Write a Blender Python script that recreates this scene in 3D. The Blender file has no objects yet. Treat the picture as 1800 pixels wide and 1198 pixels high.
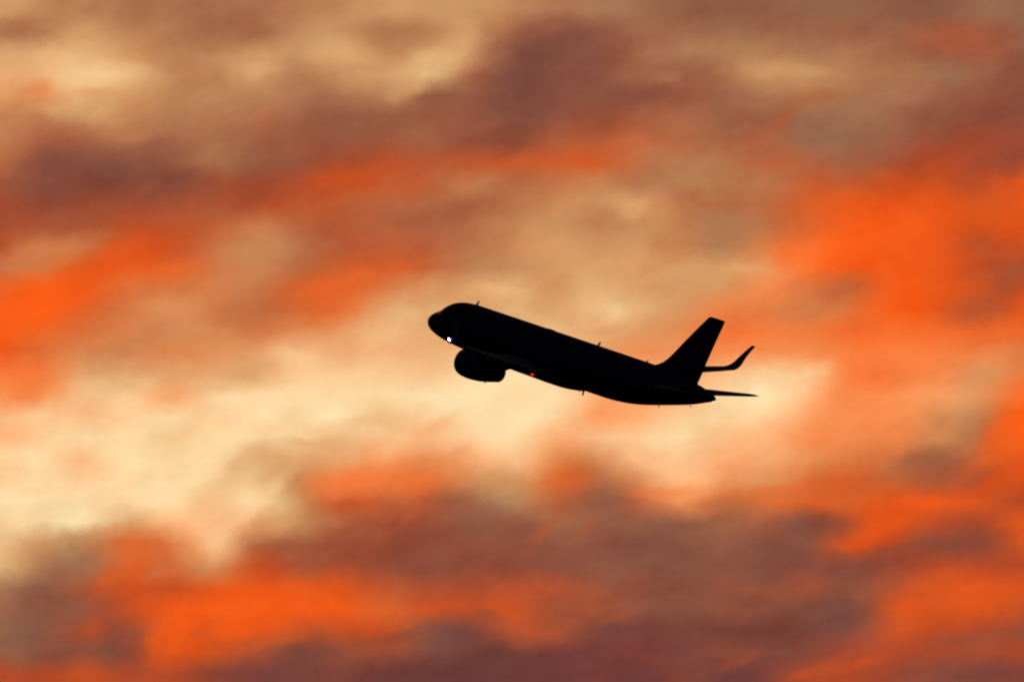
import bpy, bmesh, math
from mathutils import Matrix, Vector

S = bpy.context.scene
C = S.collection
R = math.radians

# ---------------------------------------------------------------- camera
ELEV = R(6.0)                 # the long lens looks a few degrees above the horizon
DIST = 1200.0                 # metres to the airliner
PXM = 19.934                  # photo pixels per metre at that distance
CAM = Vector((0, 0, 1.7))
HFOV = 2 * math.atan(1800 / PXM / 2 / DIST)
cam = bpy.data.cameras.new('camera')
co = bpy.data.objects.new('camera', cam)
C.objects.link(co)
co.location = CAM
co.rotation_euler = (R(90) + ELEV, 0, 0)
cam.sensor_width = 36
cam.lens = 18 / math.tan(HFOV / 2)
cam.clip_start = 1
cam.clip_end = 200000
S.camera = co
S.view_settings.view_transform = 'Standard'
S.view_settings.look = 'None'
S.view_settings.exposure = 0
S.view_settings.gamma = 1
S.cycles.filter_width = 2.3     # the photograph is slightly soft

# ---------------------------------------------------------------- dusk sky light + the low sun behind the cloud bank
SUN_EL, SUN_AZ = R(2.0), R(-6.0)      # azimuth measured from +Y towards +X
w = bpy.data.worlds.new('World')
S.world = w
w.use_nodes = True
wn = w.node_tree
bg = wn.nodes['Background']
st = wn.nodes.new('ShaderNodeTexSky')
st.sky_type = 'NISHITA'
st.sun_disc = False
st.sun_elevation = SUN_EL
st.sun_rotation = SUN_AZ
wn.links.new(st.outputs['Color'], bg.inputs['Color'])
bg.inputs['Strength'].default_value = 0.07
sl = bpy.data.lights.new('sun', 'SUN')
sl.energy = 2.0
sl.angle = R(0.5)
sl.color = (1.0, 0.72, 0.5)
so = bpy.data.objects.new('sun', sl)
C.objects.link(so)
sd = Vector((math.sin(SUN_AZ) * math.cos(SUN_EL), math.cos(SUN_AZ) * math.cos(SUN_EL), math.sin(SUN_EL)))
so.rotation_euler = sd.to_track_quat('Z', 'Y').to_euler()

# ---------------------------------------------------------------- node helper
class NT:
    def __init__(s, tree): s.t = tree
    def _in(s, sock, v):
        if v is None: return
        if isinstance(v, bpy.types.NodeSocket): s.t.links.new(v, sock)
        else: sock.default_value = v
    def math(s, op, a, b=None, c=None, clamp=False):
        n = s.t.nodes.new('ShaderNodeMath'); n.operation = op; n.use_clamp = clamp
        for i, v in enumerate((a, b, c)): s._in(n.inputs[i], v)
        return n.outputs[0]
    def mix(s, f, a, b, mode='MIX'):
        n = s.t.nodes.new('ShaderNodeMix'); n.data_type = 'RGBA'; n.blend_type = mode
        s._in(n.inputs[0], f); s._in(n.inputs[6], a); s._in(n.inputs[7], b)
        return n.outputs[2]
    def rng(s, v, a, b, c=0.0, d=1.0, kind='LINEAR'):
        n = s.t.nodes.new('ShaderNodeMapRange'); n.interpolation_type = kind; n.clamp = True
        s._in(n.inputs[0], v)
        for i, x in enumerate((a, b, c, d)): n.inputs[i + 1].default_value = x
        return n.outputs[0]
    def xyz(s, x, y, z=0.0):
        n = s.t.nodes.new('ShaderNodeCombineXYZ')
        s._in(n.inputs[0], x); s._in(n.inputs[1], y); s._in(n.inputs[2], z)
        return n.outputs[0]
    def noise(s, vec, scale, detail=4.0, rough=0.5, dist=0.0):
        n = s.t.nodes.new('ShaderNodeTexNoise')
        s._in(n.inputs['Vector'], vec); n.inputs['Scale'].default_value = scale
        n.inputs['Detail'].default_value = detail; n.inputs['Roughness'].default_value = rough
        n.inputs['Distortion'].default_value = dist
        return n
    def ramp(s, fac, stops, interp='LINEAR'):
        n = s.t.nodes.new('ShaderNodeValToRGB'); r = n.color_ramp; r.interpolation = interp
        while len(r.elements) < len(stops): r.elements.new(0.5)
        for i, (p, c) in enumerate(stops):
            r.elements[i].position = p
        for i, (p, c) in enumerate(stops):
            r.elements[i].color = (*c, 1)
        s._in(n.inputs[0], fac)
        return n.outputs[0]

# ---------------------------------------------------------------- the sky: lit sunset clouds
# Sky colours by direction as plain numbers: tens = brightness of the red channel in percent,
# last digit = warmth, 0 tan / cream / mauve ... 9 pure orange. Rows go down the sky, 25 steps from left to right.
CLOUD_ROWS = [
 [821,761,701,672,672,662,672,702,731,811,801,781,731,672,661,631,592,572,572,581,591,562,541,570,580],
 [731,712,801,732,692,662,692,751,801,732,742,801,633,553,553,652,622,611,622,612,613,612,645,635,582],
 [871,891,891,812,732,761,801,781,871,752,821,821,532,502,543,632,671,701,701,661,672,632,624,625,564],
 [912,932,961,931,762,752,831,712,771,811,890,653,492,513,533,623,593,702,791,781,702,672,610,592,544],
 [893,894,911,842,742,711,692,672,652,701,593,563,502,523,543,544,594,632,672,713,661,661,613,564,545],
 [783,753,762,752,692,692,673,633,593,612,594,584,523,554,596,655,664,633,624,611,620,622,584,555,556],
 [743,675,654,703,643,672,634,614,594,625,634,595,596,676,717,736,705,674,675,601,611,593,586,628,578],
 [715,554,533,533,593,672,593,595,657,718,697,758,788,808,818,745,713,703,716,675,634,637,709,659,639],
 [656,534,524,554,545,627,638,678,789,778,757,764,715,745,774,703,712,723,744,757,737,789,789,729,879],
 [658,597,617,617,657,677,708,748,757,726,705,675,714,773,782,852,734,714,756,838,899,919,899,849,889],
 [648,667,677,718,738,757,775,726,717,696,675,714,763,792,743,782,763,702,755,858,979,959,919,889,899],
 [698,805,796,829,789,776,783,714,707,727,706,744,793,832,802,822,783,722,876,988,999,959,919,759,809],
 [775,826,919,919,888,816,784,725,808,818,777,763,762,842,842,842,842,842,945,998,969,969,919,749,678],
 [948,999,949,877,846,825,775,838,888,846,843,862,911,842,881,842,832,863,946,826,807,979,929,809,769],
 [969,999,898,826,844,815,775,847,887,892,901,872,881,891,931,881,843,926,896,845,887,979,909,758,899],
 [969,918,847,825,824,844,855,884,913,942,932,932,922,911,892,873,905,967,967,947,968,978,958,948,938],
 [929,877,835,834,855,874,893,962,953,973,932,962,962,972,913,925,945,966,976,976,977,987,967,946,916],
 [987,967,893,892,892,892,892,992,992,992,982,1001,1000,1002,993,984,994,993,992,993,987,977,976,904,916],
 [996,966,952,992,994,991,1001,1001,1001,1001,1000,1000,1001,1001,1004,995,1004,1001,1000,1004,996,996,985,894,998],
 [983,992,993,1002,1001,1002,1001,1000,1000,941,1002,1001,1000,1001,1005,1004,1002,1001,1002,995,996,986,894,774,999],
 [994,1002,1001,1001,961,1001,1001,1001,941,992,973,1002,1001,1004,993,1002,1001,1003,1004,986,966,946,834,746,999],
 [1001,1001,993,1001,1001,991,891,892,913,965,895,974,993,905,874,993,1003,994,964,915,876,806,624,828,919],
 [1002,1001,1002,1001,1000,961,931,813,947,937,887,844,842,847,745,854,1004,944,894,847,838,767,677,789,879],
 [1000,1000,1000,1001,1001,962,1001,822,768,757,697,623,690,736,582,706,945,856,857,878,868,899,919,849,719],
 [961,1000,1000,861,973,993,893,802,695,637,597,563,573,623,583,562,562,633,635,554,789,889,729,679,879],
 [941,802,731,857,846,963,715,635,617,587,556,555,565,554,534,513,532,563,523,555,839,699,556,588,829],
 [870,701,642,838,807,804,769,667,637,597,556,576,566,534,543,532,532,543,513,535,535,588,699,709,729],
 [641,562,667,809,789,919,919,889,889,758,698,648,728,698,606,555,544,544,575,627,555,708,859,889,859],
 [602,563,596,769,929,959,969,959,939,858,789,769,789,637,647,554,533,565,535,513,513,819,819,869,769],
 [570,552,638,597,949,899,919,809,789,769,554,483,698,648,525,484,504,474,463,483,525,789,749,709,597],
 [581,533,555,545,889,809,698,504,576,597,493,453,422,443,455,487,484,546,504,536,639,699,639,638,679],
 [709,699,769,679,699,568,485,484,495,444,423,413,433,434,476,445,506,443,507,679,669,588,526,495,527],
]
def lut(x, xs_, ys):
    if x <= xs_[0]: return ys[0]
    for k in range(1, len(xs_)):
        if x <= xs_[k]: return ys[k-1] + (ys[k] - ys[k-1]) * (x - xs_[k-1]) / (xs_[k] - xs_[k-1])
    return ys[-1]
def hue(bright, warm):
    """the two hue families of this sky: mauve-tan-cream (0) and rust-orange (9)"""
    r, f = bright / 100, (warm / 9) ** (1.05 if bright < 66 else 1.25)
    X = (.43, .49, .56, .63, .70, .78, .85, .92, 1.0)
    gt = lut(r, X, (.255, .31, .385, .445, .505, .59, .66, .74, .88))
    go = lut(r, X, (.22, .245, .268, .284, .298, .325, .34, .35, .375))
    bt = lut(r, X, (.225, .262, .296, .33, .352, .40, .45, .52, .67))
    bo = lut(r, X, (.225, .22, .205, .19, .18, .165, .145, .13, .12))
    return (r, gt + (go - gt) * f, bt + (bo - bt) * f)
# smaller clouds and gaps: centre x, y, half width, half height (1800 = the width of the view), tilt, brightness, warmth, strength
PATCHES = [
 (1000,85,140,42,4,51,2,.4), (985,45,50,20,0,57,3,.5), (1075,62,45,16,-15,58,3,.4), (860,80,34,26,40,60,3,.4), (770,105,68,26,25,89,0,.7),
 (706,158,32,22,35,82,1,.7), (690,60,100,24,-5,69,2,.5), (450,117,36,11,0,87,1,.6), (590,88,90,16,-12,83,1,.4), (430,160,90,22,0,71,1,.4),
 (130,140,58,30,0,95,1,.5), (62,158,26,16,10,91,5,.6), (172,168,26,11,0,85,4,.4), (140,196,70,18,-5,87,1,.5), (230,120,30,12,5,91,1,.6),
 (20,50,40,16,0,65,3,.5), (130,62,50,9,-10,82,2,.4), (430,48,44,20,-10,64,3,.4), (340,80,60,12,-6,69,3,.4), (295,40,40,18,0,71,2,.3),
 (115,322,115,34,0,52,4,.4), (302,322,46,15,28,53,5,.7), (248,268,70,16,10,56,4,.5), (255,335,30,9,40,62,5,.5), (400,262,44,14,30,66,3,.4),
 (470,205,26,12,42,69,6,.4), (560,222,60,18,18,60,4,.4), (640,240,60,20,16,59,4,.3), (620,308,105,13,9,81,9,.5), (812,312,18,12,42,77,5,.6),
 (1030,284,30,8,-8,83,9,.4), (100,432,80,15,14,80,5,.5), (440,436,48,30,38,78,3,.5), (65,535,84,40,34,100,9,.6), (210,450,100,20,18,88,9,.4),
 (310,470,60,14,10,92,8,.4), (600,498,90,18,16,90,8,.5), (690,478,50,10,14,82,8,.3), (300,528,60,12,6,85,4,.4), (410,545,40,14,42,77,5,.4),
 (465,500,30,14,42,74,5,.4), (760,375,60,18,15,66,6,.4), (620,405,60,14,4,70,7,.3), (1115,367,24,14,0,85,1,.7), (1378,124,66,14,-6,80,1,.6),
 (1290,95,60,16,-6,70,1,.3), (1215,140,60,12,-4,59,4,.4), (1170,136,26,10,0,72,2,.5), (1690,70,75,24,0,65,6,.5), (1462,168,34,9,0,70,5,.4),
 (1376,208,22,9,38,71,7,.6), (1460,222,66,20,0,59,1,.4), (1590,118,80,8,6,66,1,.4), (1620,205,60,18,-12,56,5,.4), (1725,262,34,34,-25,60,8,.3),
 (1770,280,30,28,20,56,7,.6), (1640,262,26,14,-50,68,9,.4), (1570,310,60,12,6,80,9,.3), (1560,420,110,34,20,98,9,.5), (1396,446,34,22,12,100,8,.6),
 (1477,503,40,13,14,77,7,.6), (1440,545,50,16,15,82,6,.4), (1710,486,24,13,0,73,8,.5), (1716,430,28,13,0,74,8,.5), (1775,490,40,24,45,66,7,.6),
 (1722,548,60,18,14,72,8,.5), (1765,590,40,10,10,92,8,.4), (1300,472,34,9,5,88,2,.6), (1262,396,32,24,0,70,2,.5), (1335,355,40,12,22,71,4,.5),
 (1410,385,30,10,35,86,8,.4), (1075,548,26,17,0,95,0,.7), (1010,540,30,12,30,91,1,.5), (1040,470,40,12,30,86,1,.4), (930,560,50,12,-18,95,1,.4),
 (510,622,30,13,-20,99,2,.5), (440,640,46,11,-5,87,2,.5), (250,668,18,12,0,98,2,.4), (268,690,34,13,0,99,4,.3), (120,728,50,14,14,99,3,.4),
 (505,735,64,15,-8,100,0,.7), (820,700,90,20,8,100,0,.5), (650,745,50,11,2,92,1,.5), (770,745,40,12,30,96,4,.5), (210,800,44,14,0,100,0,.4),
 (160,795,22,11,35,96,2,.4), (290,780,50,14,20,96,1,.4), (150,905,60,20,0,100,0,.5), (70,860,50,9,0,99,2,.4), (330,845,60,12,14,100,1,.4),
 (430,812,50,18,36,89,1,.6), (545,782,34,8,0,88,1,.5), (455,880,66,16,40,100,2,.6), (378,942,24,14,45,98,2,.7), (475,925,30,16,30,85,2,.3),
 (650,845,84,24,2,96,7,.6), (770,800,46,11,14,90,5,.4), (720,900,24,12,60,72,7,.4), (855,905,80,18,-8,57,4,.4), (875,842,36,18,0,80,2,.5),
 (130,952,34,9,10,80,1,.7), (150,990,20,12,20,63,1,.5), (100,1055,44,16,0,54,3,.6), (190,1015,20,12,30,87,9,.5), (270,1005,30,9,32,72,5,.5),
 (160,1100,20,16,20,77,9,.4), (240,1115,34,14,10,58,6,.5), (470,1062,170,24,0,97,9,.4), (415,1106,34,15,5,97,9,.5), (285,1120,36,22,62,91,9,.6),
 (350,1112,15,10,20,76,8,.4), (500,1120,60,9,4,75,8,.4), (954,932,30,10,50,69,7,.7), (1032,922,28,9,44,65,6,.6), (1540,930,56,18,22,89,9,.7),
 (1600,882,60,12,4,93,9,.5), (1560,972,100,14,10,53,6,.4), (1710,955,64,20,8,55,7,.5), (1450,920,50,22,0,50,3,.5), (1640,1070,64,32,0,84,9,.4),
 (1670,1022,50,12,22,76,9,.3), (1750,1045,46,16,20,88,9,.4), (1705,1122,85,12,3,56,6,.5), (1485,1090,66,26,0,48,3,.5), (1524,1050,14,50,0,53,4,.3),
 (1605,812,58,16,16,66,4,.6), (1712,834,36,9,24,68,7,.6), (1642,745,26,18,42,78,3,.5), (1720,662,46,10,20,86,3,.4), (1768,760,48,28,42,100,9,.6),
 (1400,668,54,16,25,100,2,.6), (1470,700,50,26,40,98,7,.3), (1000,842,34,22,0,85,8,.5), (1205,822,34,16,0,100,3,.7), (1170,862,56,11,6,95,7,.5),
 (1130,790,40,10,-20,98,3,.4), (1290,890,70,10,-6,70,4,.4), (1380,860,70,9,10,88,8,.4), (1305,1156,40,9,18,62,8,.5), (1432,1172,50,9,22,76,9,.6),
 (1510,1164,44,9,12,79,9,.6), (1722,1184,54,10,0,49,4,.5), (1345,1038,70,10,-6,64,7,.4), (1515,1040,22,9,15,64,6,.4), (1085,1086,28,8,20,66,7,.5),
 (985,1090,30,8,10,67,7,.4), (860,1078,30,9,-20,56,5,.5), (640,1130,30,10,30,60,6,.4), (715,1110,60,10,14,48,4,.4), (1160,1160,50,9,-4,52,7,.4),
]
def sky():
    bm = bmesh.new()
    bmesh.ops.create_uvsphere(bm, u_segments=96, v_segments=48, radius=30000)
    bmesh.ops.reverse_faces(bm, faces=bm.faces)
    me = bpy.data.meshes.new('sky')
    bm.to_mesh(me); bm.free()
    for p in me.polygons: p.use_smooth = True
    o = bpy.data.objects.new('sky', me)
    C.objects.link(o)
    o['kind'] = 'structure'
    m = bpy.data.materials.new('sunset_clouds')
    m.use_nodes = True
    m.cycles.emission_sampling = 'NONE'
    t = m.node_tree
    t.nodes.clear()
    n = NT(t)
    geo = t.nodes.new('ShaderNodeNewGeometry')
    nrm = t.nodes.new('ShaderNodeVectorMath'); nrm.operation = 'NORMALIZE'
    t.links.new(geo.outputs['Position'], nrm.inputs[0])
    sep = t.nodes.new('ShaderNodeSeparateXYZ')
    t.links.new(nrm.outputs[0], sep.inputs[0])
    az = n.math('ARCTAN2', sep.outputs[0], sep.outputs[1])
    el = n.math('ARCSINE', sep.outputs[2])
    # angular coordinates, unit = 1800 px of the photograph; x east, y down
    u0 = n.math('MULTIPLY_ADD', az, math.cos(ELEV) / HFOV, 0.5)
    v0 = n.math('MULTIPLY_ADD', el, -1 / HFOV, 599 / 1800 + ELEV / HFOV)
    # streaks of cloud rise gently to the right: a sheared frame for the turbulence
    a = R(17)
    ru = n.math('SUBTRACT', n.math('MULTIPLY', u0, math.cos(a)), n.math('MULTIPLY', v0, math.sin(a)))
    rv = n.math('ADD', n.math('MULTIPLY', u0, math.sin(a)), n.math('MULTIPLY', v0, math.cos(a)))
    P = n.xyz(n.math('MULTIPLY', ru, 1.0), n.math('MULTIPLY', rv, 1.9), 0.37)
    P1 = n.xyz(u0, v0, 2.1)
    w1 = n.noise(P1, 15, 7, 0.67)
    w2 = n.noise(n.xyz(u0, v0, 7.7), 15, 7, 0.67)
    du = n.math('MULTIPLY', n.math('SUBTRACT', w1.outputs[0], 0.5), 0.034)
    dv = n.math('MULTIPLY', n.math('SUBTRACT', w2.outputs[0], 0.5), 0.026)
    u = n.math('ADD', u0, du)
    v = n.math('ADD', v0, dv)
    rowpos = n.math('MULTIPLY_ADD', v, 1800 / 37.5, -0.5)
    col = None
    for i, r in enumerate(CLOUD_ROWS):
        stops = [(k / 24, hue(r[k] // 10, r[k] % 10)) for k in range(25)]
        rc = n.ramp(u if col is None else n.math('MULTIPLY_ADD', col, 1e-9, u), stops, 'CARDINAL')
        col = rc if col is None else n.mix(n.rng(rowpos, i - 1, i), col, rc)
    UV = n.xyz(u, v)
    for cx, cy, rx, ry, ang, br, warm, k in PATCHES:
        c = hue(br, warm)
        mp = t.nodes.new('ShaderNodeMapping'); mp.vector_type = 'TEXTURE'
        sq = t.nodes.new('ShaderNodeVectorMath'); sq.operation = 'MULTIPLY_ADD'    # tie to the previous result: evaluated one after another, keeps the shader's stack small
        t.links.new(col, sq.inputs[0]); sq.inputs[1].default_value = (1e-9, 1e-9, 1e-9); t.links.new(UV, sq.inputs[2])
        t.links.new(sq.outputs[0], mp.inputs[0])
        mp.inputs['Location'].default_value = (float(cx) / 1800, float(cy) / 1800, 0)
        mp.inputs['Rotation'].default_value = (0, 0, -R(float(ang)))
        mp.inputs['Scale'].default_value = (float(rx) / 1800, float(ry) / 1800, 1)
        ln_ = t.nodes.new('ShaderNodeVectorMath'); ln_.operation = 'LENGTH'
        t.links.new(mp.outputs[0], ln_.inputs[0])
        col = n.mix(n.rng(ln_.outputs['Value'], 1.7, .1, 0, float(k), 'SMOOTHSTEP'), col, (*c, 1))
    # the same hues beyond, drifting
    f = n.noise(P, 2.3, 6, 0.55, 0.4).outputs[0]
    g = n.noise(n.xyz(ru, n.math('MULTIPLY', rv, 1.5), 5.5), 1.7, 5, 0.5, 0.3).outputs[0]
    cA = n.ramp(f, [(0.30, (.44, .24, .22)), (0.45, (.60, .36, .27)), (0.56, (.78, .54, .36)), (0.70, (.98, .84, .62))], 'EASE')
    cB = n.ramp(f, [(0.30, (.50, .22, .18)), (0.48, (.84, .32, .13)), (0.62, (1.0, .42, .15)), (0.75, (1.0, .65, .38))], 'EASE')
    far = n.mix(n.rng(g, 0.46, 0.60, kind='SMOOTHSTEP'), cA, cB)
    ex = n.math('SUBTRACT', n.math('ABSOLUTE', n.math('SUBTRACT', u, 0.5)), 0.5)
    ey = n.math('SUBTRACT', n.math('ABSOLUTE', n.math('SUBTRACT', v, 0.333)), 0.333)
    out = n.rng(n.math('MAXIMUM', ex, ey), 0.02, 0.16, kind='SMOOTHSTEP')
    col = n.mix(out, col, far)
    # fine wisps
    d1 = n.noise(P, 7.0, 7, 0.56, 0.15).outputs[0]
    d2 = n.noise(n.xyz(n.math('MULTIPLY', ru, 0.8), n.math('MULTIPLY', rv, 1.7), 9.1), 26.0, 5, 0.55, 0.1).outputs[0]
    det = n.math('ADD', n.math('MULTIPLY', n.math('SUBTRACT', d1, 0.5), 0.17), n.math('MULTIPLY', n.math('SUBTRACT', d2, 0.5), 0.20))
    lum = t.nodes.new('ShaderNodeSeparateColor'); t.links.new(col, lum.inputs[0])
    det = n.math('MULTIPLY', det, n.rng(lum.outputs[0], .55, 1.0, 1.0, 0.30))
    det = n.math('ADD', det, 1.0)
    vm = t.nodes.new('ShaderNodeVectorMath'); vm.operation = 'SCALE'
    t.links.new(col, vm.inputs[0]); t.links.new(det, vm.inputs['Scale'])
    d3 = n.noise(n.xyz(ru, n.math('MULTIPLY', rv, 1.7), 3.3), 10.0, 6, 0.55, 0.15).outputs[0]
    d4 = n.noise(n.xyz(n.math('MULTIPLY', u0, 1.0), n.math('MULTIPLY', v0, 1.2), 12.3), 24.0, 5, 0.55, 0.1).outputs[0]
    t1 = n.mix(n.rng(d3, .48, .74, 0, .40, 'SMOOTHSTEP'), (1, 1, 1, 1), (.93, .82, .76, 1))
    t2 = n.mix(n.rng(d4, .46, .76, 0, .26, 'SMOOTHSTEP'), t1, (.92, .84, .80, 1))
    tm = n.mix(1.0, vm.outputs[0], t2, 'MULTIPLY')
    gm = t.nodes.new('ShaderNodeGamma'); gm.inputs[1].default_value = 2.2
    t.links.new(tm, gm.inputs[0])
    # away from the sunset the clouds are unlit and thin out into the dusk sky
    absaz = n.math('ABSOLUTE', az)
    glow = n.math('MULTIPLY', n.rng(absaz, R(8), R(60), 1, 0.03, 'SMOOTHSTEP'), n.rng(el, R(12), R(45), 1, 0.06, 'SMOOTHSTEP'))
    glow = n.math('MULTIPLY', glow, n.rng(el, R(-3), R(1), 0.04, 1, 'SMOOTHSTEP'))
    em = t.nodes.new('ShaderNodeEmission')
    t.links.new(gm.outputs[0], em.inputs[0]); t.links.new(glow, em.inputs[1])
    tr = t.nodes.new('ShaderNodeBsdfTransparent')
    ms = t.nodes.new('ShaderNodeMixShader')
    al = n.math('MAXIMUM', n.rng(absaz, R(55), R(110), 1, 0, 'SMOOTHSTEP'), n.rng(f, 0.42, 0.62, 0.2, 0.9))
    al = n.math('MULTIPLY', al, n.rng(el, R(18), R(50), 1, 0.15, 'SMOOTHSTEP')); t.links.new(al, ms.inputs[0]); t.links.new(tr.outputs[0], ms.inputs[1]); t.links.new(em.outputs[0], ms.inputs[2])
    mo = t.nodes.new('ShaderNodeOutputMaterial')
    t.links.new(ms.outputs[0], mo.inputs[0])
    me.materials.append(m)
sky()

# ---------------------------------------------------------------- materials of the airliner
def paint(name, base, rough=0.5, spec=0.3, metal=0.0, var=0.25):
    m = bpy.data.materials.new(name); m.use_nodes = True
    t = m.node_tree; n = NT(t); b = t.nodes['Principled BSDF']
    tc = t.nodes.new('ShaderNodeTexCoord')
    no = n.noise(tc.outputs['Object'], 1.3, 5, 0.6)
    k = n.rng(no.outputs[0], 0.3, 0.7, 1 - var, 1 + var)
    vm = t.nodes.new('ShaderNodeVectorMath'); vm.operation = 'SCALE'
    vm.inputs[0].default_value = base
    t.links.new(k, vm.inputs['Scale']); t.links.new(vm.outputs[0], b.inputs['Base Color'])
    t.links.new(n.rng(no.outputs[0], 0.3, 0.7, rough * .85, rough * 1.15), b.inputs['Roughness'])
    b.inputs['Specular IOR Level'].default_value = spec
    b.inputs['Metallic'].default_value = metal
    return m
def lamp(name, col, s):
    m = bpy.data.materials.new(name); m.use_nodes = True
    b = m.node_tree.nodes['Principled BSDF']
    b.inputs['Base Color'].default_value = (*col, 1)
    b.inputs['Emission Color'].default_value = (*col, 1)
    b.inputs['Emission Strength'].default_value = s
    return m
M = dict(
    body=paint('dark_livery', (.020, .012, .044), .75, .06),
    wing=paint('dark_wing_paint', (.07, .055, .105), .8, .06),
    radome=paint('grey_radome', (.70, .72, .78), .45, .4),
    metal=paint('dull_lip_metal', (.03, .026, .04), .5, .2),
    dark=paint('burnt_metal', (.01, .009, .010), .5, .2),
    glass=paint('cockpit_glass', (.005, .005, .007), .15, .3),
    cabin=paint('cabin_window_glass', (.006, .006, .008), .3, .2),
    white=lamp('strobe_lens_glow', (.95, .90, 1.0), 12.0),
    violet=lamp('strobe_halo', (.16, .03, .75), 1.2),  # violet halo of the strobe, given as an emissive colour
    red=lamp('red_beacon_lens', (1.0, .02, .015), 2.2),
    tail=lamp('tail_lamp_lens', (1.0, .86, .72), .9),
)

# ---------------------------------------------------------------- mesh helpers (body frame: x aft, y starboard, z up, metres)
def mk(name, bm, mat, parent, smooth=True):
    bmesh.ops.recalc_face_normals(bm, faces=bm.faces)
    me = bpy.data.meshes.new(name)
    bm.to_mesh(me); bm.free()
    me.materials.append(mat)
    if smooth:
        for p in me.polygons: p.use_smooth = True
        try: me.set_sharp_from_angle(angle=R(38))
        except Exception: pass
    o = bpy.data.objects.new(name, me)
    C.objects.link(o)
    o.parent = parent
    return o
def loft(bm, secs, cap0=True, cap1=True):
    rings = [[bm.verts.new(p) for p in s] for s in secs]
    for a, b in zip(rings, rings[1:]):
        k = len(a)
        for i in range(k):
            bm.faces.new((a[i], a[(i + 1) % k], b[(i + 1) % k], b[i]))
    if cap0: bm.faces.new(rings[0][::-1])
    if cap1: bm.faces.new(rings[-1])
    return rings
def spline(tab, x):
    """monotone-ish cubic through rows (x, a, b, ...)"""
    if x <= tab[0][0]: return tab[0][1:]
    if x >= tab[-1][0]: return tab[-1][1:]
    for i in range(len(tab) - 1):
        if tab[i][0] <= x <= tab[i + 1][0]: break
    def sl(j, c):
        if j <= 0 or j >= len(tab) - 1:
            j0, j1 = (0, 1) if j <= 0 else (len(tab) - 2, len(tab) - 1)
            return (tab[j1][c] - tab[j0][c]) / (tab[j1][0] - tab[j0][0])
        d0 = (tab[j][c] - tab[j - 1][c]) / (tab[j][0] - tab[j - 1][0])
        d1 = (tab[j + 1][c] - tab[j][c]) / (tab[j + 1][0] - tab[j][0])
        return 0 if d0 * d1 <= 0 else 2 * d0 * d1 / (d0 + d1)
    h = tab[i + 1][0] - tab[i][0]; t = (x - tab[i][0]) / h
    res = []
    for c in range(1, len(tab[0])):
        p0, p1, m0, m1 = tab[i][c], tab[i + 1][c], sl(i, c) * h, sl(i + 1, c) * h
        res.append((2*t**3 - 3*t*t + 1)*p0 + (t**3 - 2*t*t + t)*m0 + (-2*t**3 + 3*t*t)*p1 + (t**3 - t*t)*m1)
    return res
def airfoil(le, chord, tc, nrm, n=14, inc=0.0):
    """closed section: leading edge point, chord along +x, thickness along nrm"""
    le = Vector(le); nrm = Vector(nrm).normalized(); X = Vector((1, 0, 0))
    up, lo = [], []
    for i in range(n + 1):
        s = 0.5 * (1 - math.cos(math.pi * i / n))
        t = 5 * tc * (.2969 * math.sqrt(s) - .126 * s - .3516 * s * s + .2843 * s**3 - .1015 * s**4) + .0012
        cam_ = 0.015 * 4 * s * (1 - s)
        q = le + X * (s * chord) - nrm * (inc * s * chord)
        up.append(q + nrm * ((cam_ + t) * chord)); lo.append(q + nrm * ((cam_ - t) * chord))
    return up + lo[::-1][0:n]
def tube(bm, p0, p1, r0, r1, k=10):
    p0, p1 = Vector(p0), Vector(p1); d = (p1 - p0).normalized()
    a = d.orthogonal().normalized(); b = d.cross(a)
    loft(bm, [[p + (a * math.cos(2*math.pi*i/k) + b * math.sin(2*math.pi*i/k)) * r for i in range(k)] for p, r in ((p0, r0), (p1, r1))])
def blob(bm, c, rx, ry, rz, k=12):
    g = bmesh.ops.create_uvsphere(bm, u_segments=k, v_segments=8, radius=1)
    bmesh.ops.transform(bm, matrix=Matrix.Translation(c) @ Matrix.Diagonal((rx, ry, rz, 1)), verts=g['verts'])
def prism(bm, outline, axis_pts):
    a = [bm.verts.new(Vector(p) + Vector(axis_pts[0])) for p in outline]
    b = [bm.verts.new(Vector(p) + Vector(axis_pts[1])) for p in outline]
    k = len(a)
    bm.faces.new(a[::-1]); bm.faces.new(b)
    for i in range(k): bm.faces.new((a[i], a[(i+1) % k], b[(i+1) % k], b[i]))

# ---------------------------------------------------------------- the airliner
root = bpy.data.objects.new('airliner', None)
C.objects.link(root)
root['label'] = 'dark twin-engine jet airliner climbing to the left in silhouette against sunset clouds'
root['category'] = 'airliner'
yaw, pit, rol = -0.826232, 0.225071, -0.0680
Rb = Matrix.Rotation(yaw, 3, 'Z') @ Matrix.Rotation(pit, 3, 'Y') @ Matrix.Rotation(rol, 3, 'X')
Rx = Matrix.Rotation(ELEV, 3, 'X')
OX, OY = 757.5, 551.5
# the point the fuselage centre sits at, along the line of sight
loc = CAM + Rx @ Vector(((OX - 900) / PXM, DIST, (599 - OY) / PXM))
root.matrix_world = Matrix.Translation(loc) @ (Rx @ Rb).to_4x4()

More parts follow.
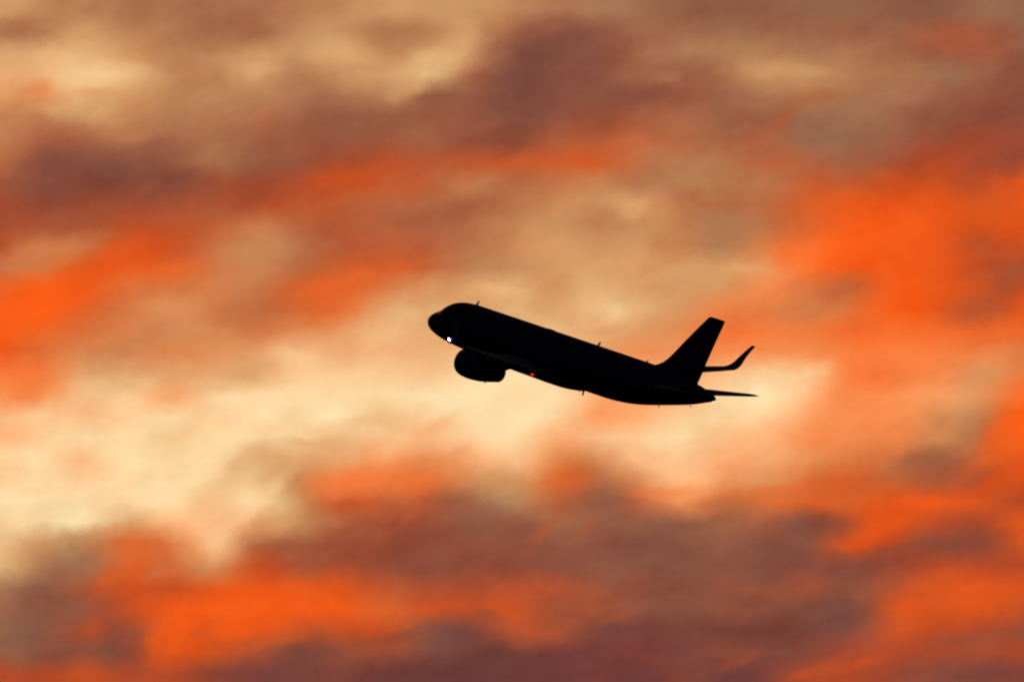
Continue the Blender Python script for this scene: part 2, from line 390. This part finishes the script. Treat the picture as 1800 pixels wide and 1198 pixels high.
# x, top, bottom, half width
FUS = [(0.0, -.53, -.57, .02), (0.12, -.25, -.84, .30), (.45, .06, -1.13, .66), (1.0, .40, -1.40, 1.02), (1.6, .70, -1.58, 1.28),
       (2.1, 1.02, -1.70, 1.44), (2.7, 1.48, -1.80, 1.60), (3.4, 1.80, -1.90, 1.75), (4.4, 2.00, -1.99, 1.89), (5.6, 2.07, -2.05, 1.96),
       (7.0, 2.07, -2.07, 1.975), (24.0, 2.07, -2.07, 1.975), (26.0, 2.07, -1.97, 1.96), (28.0, 2.06, -1.70, 1.88), (30.0, 2.02, -1.29, 1.68),
       (32.0, 1.93, -.82, 1.38), (34.0, 1.70, -.32, 1.02), (35.4, 1.48, .12, .72), (36.2, 1.32, .40, .50), (36.7, 1.18, .56, .36), (36.95, 1.06, .66, .22)]
def fus_ring(x, k=40, grow=0.0):
    t, b, wd = spline(FUS, x)
    c = (t + b) / 2; h = (t - b) / 2 + grow; wd += grow
    return [Vector((x, wd * math.sin(2*math.pi*i/k), c + h * math.cos(2*math.pi*i/k))) for i in range(k)]
def xs(a, b, n): return [a + (b - a) * i / n for i in range(n + 1)]
bm = bmesh.new()
loft(bm, [fus_ring(x) for x in xs(1.0, 3.4, 12) + xs(3.8, 7, 8) + xs(8, 24, 8) + xs(25, 36.95, 25)])
fus = mk('fuselage', bm, M['body'], root)
bm = bmesh.new()
loft(bm, [fus_ring(x) for x in (0, .03, .08, .12, .2, .3, .45, .6, .8, 1.0)])
mk('radome', bm, M['radome'], fus)
# belly fairing
BEL = [(10.4, -2.04, .5), (11.2, -2.18, 1.35), (12.2, -2.22, 1.95), (13.5, -2.26, 2.15), (15.5, -2.28, 2.2), (17.5, -2.32, 2.2), (19.3, -2.32, 2.1), (20.4, -2.24, 1.7), (21.4, -2.03, .7)]
bm = bmesh.new()
sec = []
for x in xs(10.4, 21.4, 26):
    z, wd = spline(BEL, x)
    ring = []
    for i in range(24):
        a = 2*math.pi*i/24
        cx, cz = math.sin(a), math.cos(a)
        ring.append(Vector((x, wd * math.copysign(abs(cx)**.75, cx), (-1.15 + z)/2 + ((-1.15 - z)/2) * math.copysign(abs(cz)**.8, cz))))
    sec.append(ring)
loft(bm, sec)
mk('belly_fairing', bm, M['body'], fus)
# cockpit windows: panes lying on the nose surface
def skin(x, ang, off=0.004):
    t, b, wd = spline(FUS, x)
    c = (t + b) / 2; h = (t - b) / 2
    p = Vector((x, wd * math.sin(ang), c + h * math.cos(ang)))
    q = Vector((0, math.sin(ang) / wd, math.cos(ang) / h)).normalized()
    return p + q * off
for s in (-1, 1):
    for x0, x1, x2, x3, a0, a1 in ((1.72, 2.35, 1.95, 2.50, 3, 36), (1.95, 2.52, 2.2, 2.85, 39, 60), (2.30, 2.95, 2.75, 3.2, 62, 74)):
        bm = bmesh.new(); g = []
        for i in range(6):
            f = i / 5; row = []
            for j in range(6):
                xa = x0 + (x2 - x0) * f; xb = x1 + (x3 - x1) * f
                row.append(bm.verts.new(skin(xa + (xb - xa) * j / 5, s * R(a0 + (a1 - a0) * f), .006)))
            g.append(row)
        for i in range(5):
            for j in range(5): bm.faces.new((g[i][j], g[i+1][j], g[i+1][j+1], g[i][j+1]))
        mk('cockpit_window', bm, M['glass'], fus)
# cabin windows, row each side
for s in (-1, 1):
    for x in [6.2 + .533 * i for i in range(45)]:
        bm = bmesh.new()
        v = []
        for i in range(10):
            a = 2*math.pi*i/10
            v.append(bm.verts.new(skin(x + .115 * math.cos(a), s * R(78 - 4.6 * math.sin(a)), .008)))
        bm.faces.new(v)
        mk('cabin_window', bm, M['cabin'], fus)
# doors
for s in (-1, 1):
    for x in (4.9, 30.2):
        bm = bmesh.new(); g = []
        for i in range(8):
            g.append([bm.verts.new(skin(x + .81 * j / 3, s * R(64 + 40 * i / 7), .006)) for j in range(4)])
        for i in range(7):
            for j in range(3): bm.faces.new((g[i][j], g[i+1][j], g[i+1][j+1], g[i][j+1]))
        mk('cabin_door', bm, M['body'], fus)

# blade antennas and masts
def blade(name, x, z, h, ch, sweep, sign=1, y=0.0):
    bm = bmesh.new()
    secs = []
    for f in (0, .5, 1):
        c = ch * (1 - .45 * f)
        secs.append(airfoil((x + sweep * f, y, z + sign * h * f), c, .16, (0, 1, 0), 6))
    loft(bm, secs)
    mk(name, bm, M['wing'], fus)
blade('antenna', 5.35, 2.03, .44, .32, .26)
blade('antenna', 21.35, 2.03, .42, .34, .30)
blade('antenna', 27.7, 2.02, .24, .26, .22)
blade('antenna', 20.75, -2.10, .48, .28, .08, -1)
blade('drain_mast', 30.3, -1.24, .14, .2, .18, -1)
blade('drain_mast', 34.1, -.31, .15, .2, .26, -1)
bm = bmesh.new(); blob(bm, (15.3, 0, 2.07), .6, .28, .05); mk('antenna_dome', bm, M['body'], fus)
bm = bmesh.new(); blob(bm, (16.4, -2.13, -1.72), .27, .17, .17); blob_c = mk('beacon_lamp', bm, M['red'], fus)
# tail cone exhaust and tail lamp
bm = bmesh.new(); tube(bm, (36.85, 0, .87), (37.02, 0, .87), .16, .15, 16); mk('exhaust_outlet', bm, M['dark'], fus)
bm = bmesh.new(); blob(bm, (36.98, 0, .60), .15, .12, .12); mk('tail_lamp', bm, M['tail'], fus)

# wings
def wing_z(y):
    d = abs(y) - 1.9
    return -1.20 + d * .092 + .90 * (max(d, 0) / 14.6) ** 2
def wing_nrm(y, s):
    e = .01; g = math.atan((wing_z(y + e) - wing_z(y - e)) / (2 * e))
    return Vector((0, -math.sin(g) * s, math.cos(g)))
LE0, LES = 12.35, 0.558
def wing_le(y): return LE0 + (y - 1.9) * LES
def wing_te(y): return 18.75 + .04 * (y - 1.9) if y < 6.4 else 18.93 + (y - 6.4) * (TE_T - 18.93) / (16.4 - 6.4)
TE_T = wing_le(16.4) + 1.62
for s in (-1, 1):
    bm = bmesh.new(); secs = []
    for y in (1.0, 1.9, 3, 4.2, 5.4, 6.4, 8, 9.6, 11.2, 12.8, 14.2, 15.4, 16.4):
        c = wing_te(y) - wing_le(y)
        tc = .145 - .04 * min(1, (y - 1) / 7)
        inc = .055 - .075 * (y / 16.4)
        secs.append(airfoil((wing_le(y), s * y, wing_z(y) + .03), c, tc, wing_nrm(y, s), 16, inc))
    loft(bm, secs)
    wg = mk('wing', bm, M['wing'], root)
    # sharklet style winglet: blend curve then raked blade
    bm = bmesh.new(); secs = []
    y, z = 16.4, wing_z(16.4) + .03
    xle = wing_le(16.4); L = 2.95; N = 18; ang0 = math.atan(.092 + .90 * 2 / 14.6)
    for i in range(N + 1):
        f = i / N
        ang = ang0 + (R(75) - ang0) * min(1, f / .45) ** 1.3
        if i:
            y += math.cos(ang) * L / N; z += math.sin(ang) * L / N
        xl = xle + LES * .9 * L * f * (0.9 + .35 * f)
        ch = 1.62 * (1 - f) ** 1.0 + .46 * f
        ch -= .25 * math.sin(math.pi * f) * .6
        inc = -.02
        if i == 4: wl = Vector((xl, s * y, z))
        secs.append(airfoil((xl, s * y, z), ch, .09, (0, -math.sin(ang) * s, math.cos(ang)), 16, inc))
    loft(bm, secs)
    mk('winglet', bm, M['wing'], wg)
    bm = bmesh.new(); q = 1 if s < 0 else .4; blob(bm, wl + Vector((.14, s * .04, .0)), .13 * q, .10 * q, .14 * q)
    mk('strobe_lamp' if s < 0 else 'navigation_lamp', bm, M['white'] if s < 0 else M['dark'], wg)
    if s < 0:
        bm = bmesh.new(); blob(bm, wl + Vector((.36, s * .12, .10)), .15, .10, .17)  # strobe's violet halo modelled as a glowing blob, no separate lamp
        mk('strobe_lens_glow', bm, M['violet'], wg)
    bm = bmesh.new(); q = 1 if s < 0 else .5; blob(bm, Vector((wing_le(16.4) + .0, s * 16.45, wing_z(16.4) - .02)), .16 * q, .12 * q, .13 * q)
    mk('wing_tip_fairing', bm, M['wing'], wg)
    # flap track fairings
    for y, ln in ((4.6, 2.9), (8.6, 2.9), (12.2, 2.3)):
        bm = bmesh.new(); te = wing_te(y); z0 = wing_z(y) - .28
        sc = []
        for i in range(11):
            f = i / 10; r = math.sin(math.pi * min(1, max(.02, f)) ** .8) ** .7 if 0 < f < 1 else .02
            xx = te + .75 - ln + ln * f
            sc.append([Vector((xx, s * y + .17 * r * math.sin(2*math.pi*j/12), z0 + .10 - .12 * f + .27 * r * math.cos(2*math.pi*j/12))) for j in range(12)])
        loft(bm, sc)
        mk('flap_track_fairing', bm, M['wing'], wg)

# engines
def lathe(bm, prof, c, k=36, closed=True):
    rings = [[Vector((c[0] + x, c[1] + r * math.sin(2*math.pi*i/k), c[2] + r * math.cos(2*math.pi*i/k))) for i in range(k)] for x, r in prof]
    loft(bm, rings + ([rings[0]] if False else []), False, False)
    if closed:
        pass
for s in (-1, 1):
    c = (11.25, s * 5.7, -2.08)
    en = bpy.data.objects.new('engine', None); C.objects.link(en); en.parent = root
    en.matrix_parent_inverse = Matrix.Identity(4)
    bm = bmesh.new()
    lathe(bm, [(1.0, .80), (.5, .86), (.2, .92), (.07, .98), (0, 1.07), (.05, 1.13), (.2, 1.20), (.5, 1.27), (1.0, 1.31), (1.6, 1.31), (2.4, 1.25), (3.1, 1.14), (3.8, 1.0), (4.5, .84), (4.75, .79), (4.74, .75), (4.4, .76), (3.9, .78)], c)
    nc = mk('nacelle', bm, M['body'], en)
    bm = bmesh.new()
    lathe(bm, [(.205, .916), (.07, .972), (-.012, 1.07), (.045, 1.137), (.20, 1.208)], c)
    mk('inlet_lip', bm, M['metal'], nc)
    bm = bmesh.new()      # fan disc with twisted blades and spinner
    for k in range(22):
        a = 2*math.pi*k/22; q = []
        for r in (.22, .5, .79):
            for t in (-1, 1):
                aa = a + t * .09 * (.6 + r * .4) / max(r, .3) * .5
                q.append(bm.verts.new((c[0] + .85 + t * (.12 - .05 * r), c[1] + r * math.sin(aa), c[2] + r * math.cos(aa))))
        bm.faces.new((q[0], q[1], q[3], q[2])); bm.faces.new((q[2], q[3], q[5], q[4]))
    mk('fan', bm, M['dark'], en)
    bm = bmesh.new(); lathe(bm, [(.45, .01), (.55, .1), (.75, .2), (1.0, .27)], c); mk('spinner', bm, M['dark'], en)
    bm = bmesh.new(); lathe(bm, [(1.15, .01), (1.15, .82)], c); mk('inlet_backing', bm, M['dark'], en)
    bm = bmesh.new(); lathe(bm, [(3.4, .55), (4.1, .48), (4.6, .30), (4.95, .12), (5.1, .01)], c); mk('exhaust_cone', bm, M['dark'], en)
    bm = bmesh.new(); lathe(bm, [(3.9, .01), (3.9, .78)], c); mk('nozzle_backing', bm, M['dark'], en)
    # pylon
    bm = bmesh.new()
    pz = wing_z(5.75)
    prism(bm, [(11.9, 0, -.95), (12.8, 0, -.7), (14.6, 0, pz + .15), (18.2, 0, pz - .18), (17.4, 0, pz - .52), (16.5, 0, -1.74), (15.6, 0, -1.80), (14.6, 0, -1.3), (12.6, 0, -1.0)],
          ((0, s * 5.75 - .16, 0), (0, s * 5.75 + .16, 0)))
    mk('pylon', bm, M['body'], en)
    blade_bm = bmesh.new()
    tube(blade_bm, (c[0] + 3.2, c[1], c[2] - 1.05), (c[0] + 3.3, c[1], c[2] - 1.22), .06, .04)
    mk('drain_mast', blade_bm, M['dark'], en)

# tail fin
bm = bmesh.new()
FIN = [(1.4, 27.9, 34.5), (1.95, 28.6, 34.65), (2.25, 29.35, 34.75), (2.6, 29.95, 34.85), (3.1, 30.5, 35.0), (3.8, 31.1, 35.17), (5.2, 32.25, 35.58), (6.6, 33.45, 36.02), (7.3, 34.08, 36.24), (7.52, 34.28, 36.3), (7.62, 34.52, 36.34)]
loft(bm, [airfoil((le, 0, z), te - le, .10, (0, 1, 0), 14) for z, le, te in FIN])
fin = mk('tail_fin', bm, M['body'], root)
bm = bmesh.new()
RUD = [(2.35, 32.9, 34.78), (4.5, 33.8, 35.32), (7.3, 35.2, 36.26)]
loft(bm, [airfoil((le, 0, z), te - le, .115, (0, 1, 0), 10) for z, le, te in RUD])
mk('rudder', bm, M['body'], fin)

# horizontal stabilisers
for s in (-1, 1):
    bm = bmesh.new(); secs = []
    for f, le, te in ((0.0, 31.3, 34.6), (.12, 31.8, 34.75), (.5, 33.35, 35.35), (.93, 35.0, 36.05), (1.0, 35.45, 36.12)):
        y = .5 + 5.6 * f
        secs.append(airfoil((le, s * y, 0.74 + .105 * (y - .5)), te - le, .085, (0, -.1 * s, 1), 12, .02))
    loft(bm, secs)
    stb = mk('horizontal_stabiliser', bm, M['wing'], root)
    bm = bmesh.new(); secs = []
    for f, le, te in ((.14, 33.8, 34.81), (.5, 34.65, 35.38), (.90, 35.6, 36.03)):
        y = .5 + 5.6 * f
        secs.append(airfoil((le, s * y, 0.74 + .105 * (y - .5) - .03), te - le, .13, (0, -.1 * s, 1), 8, .02))
    loft(bm, secs)
    mk('elevator', bm, M['wing'], stb)
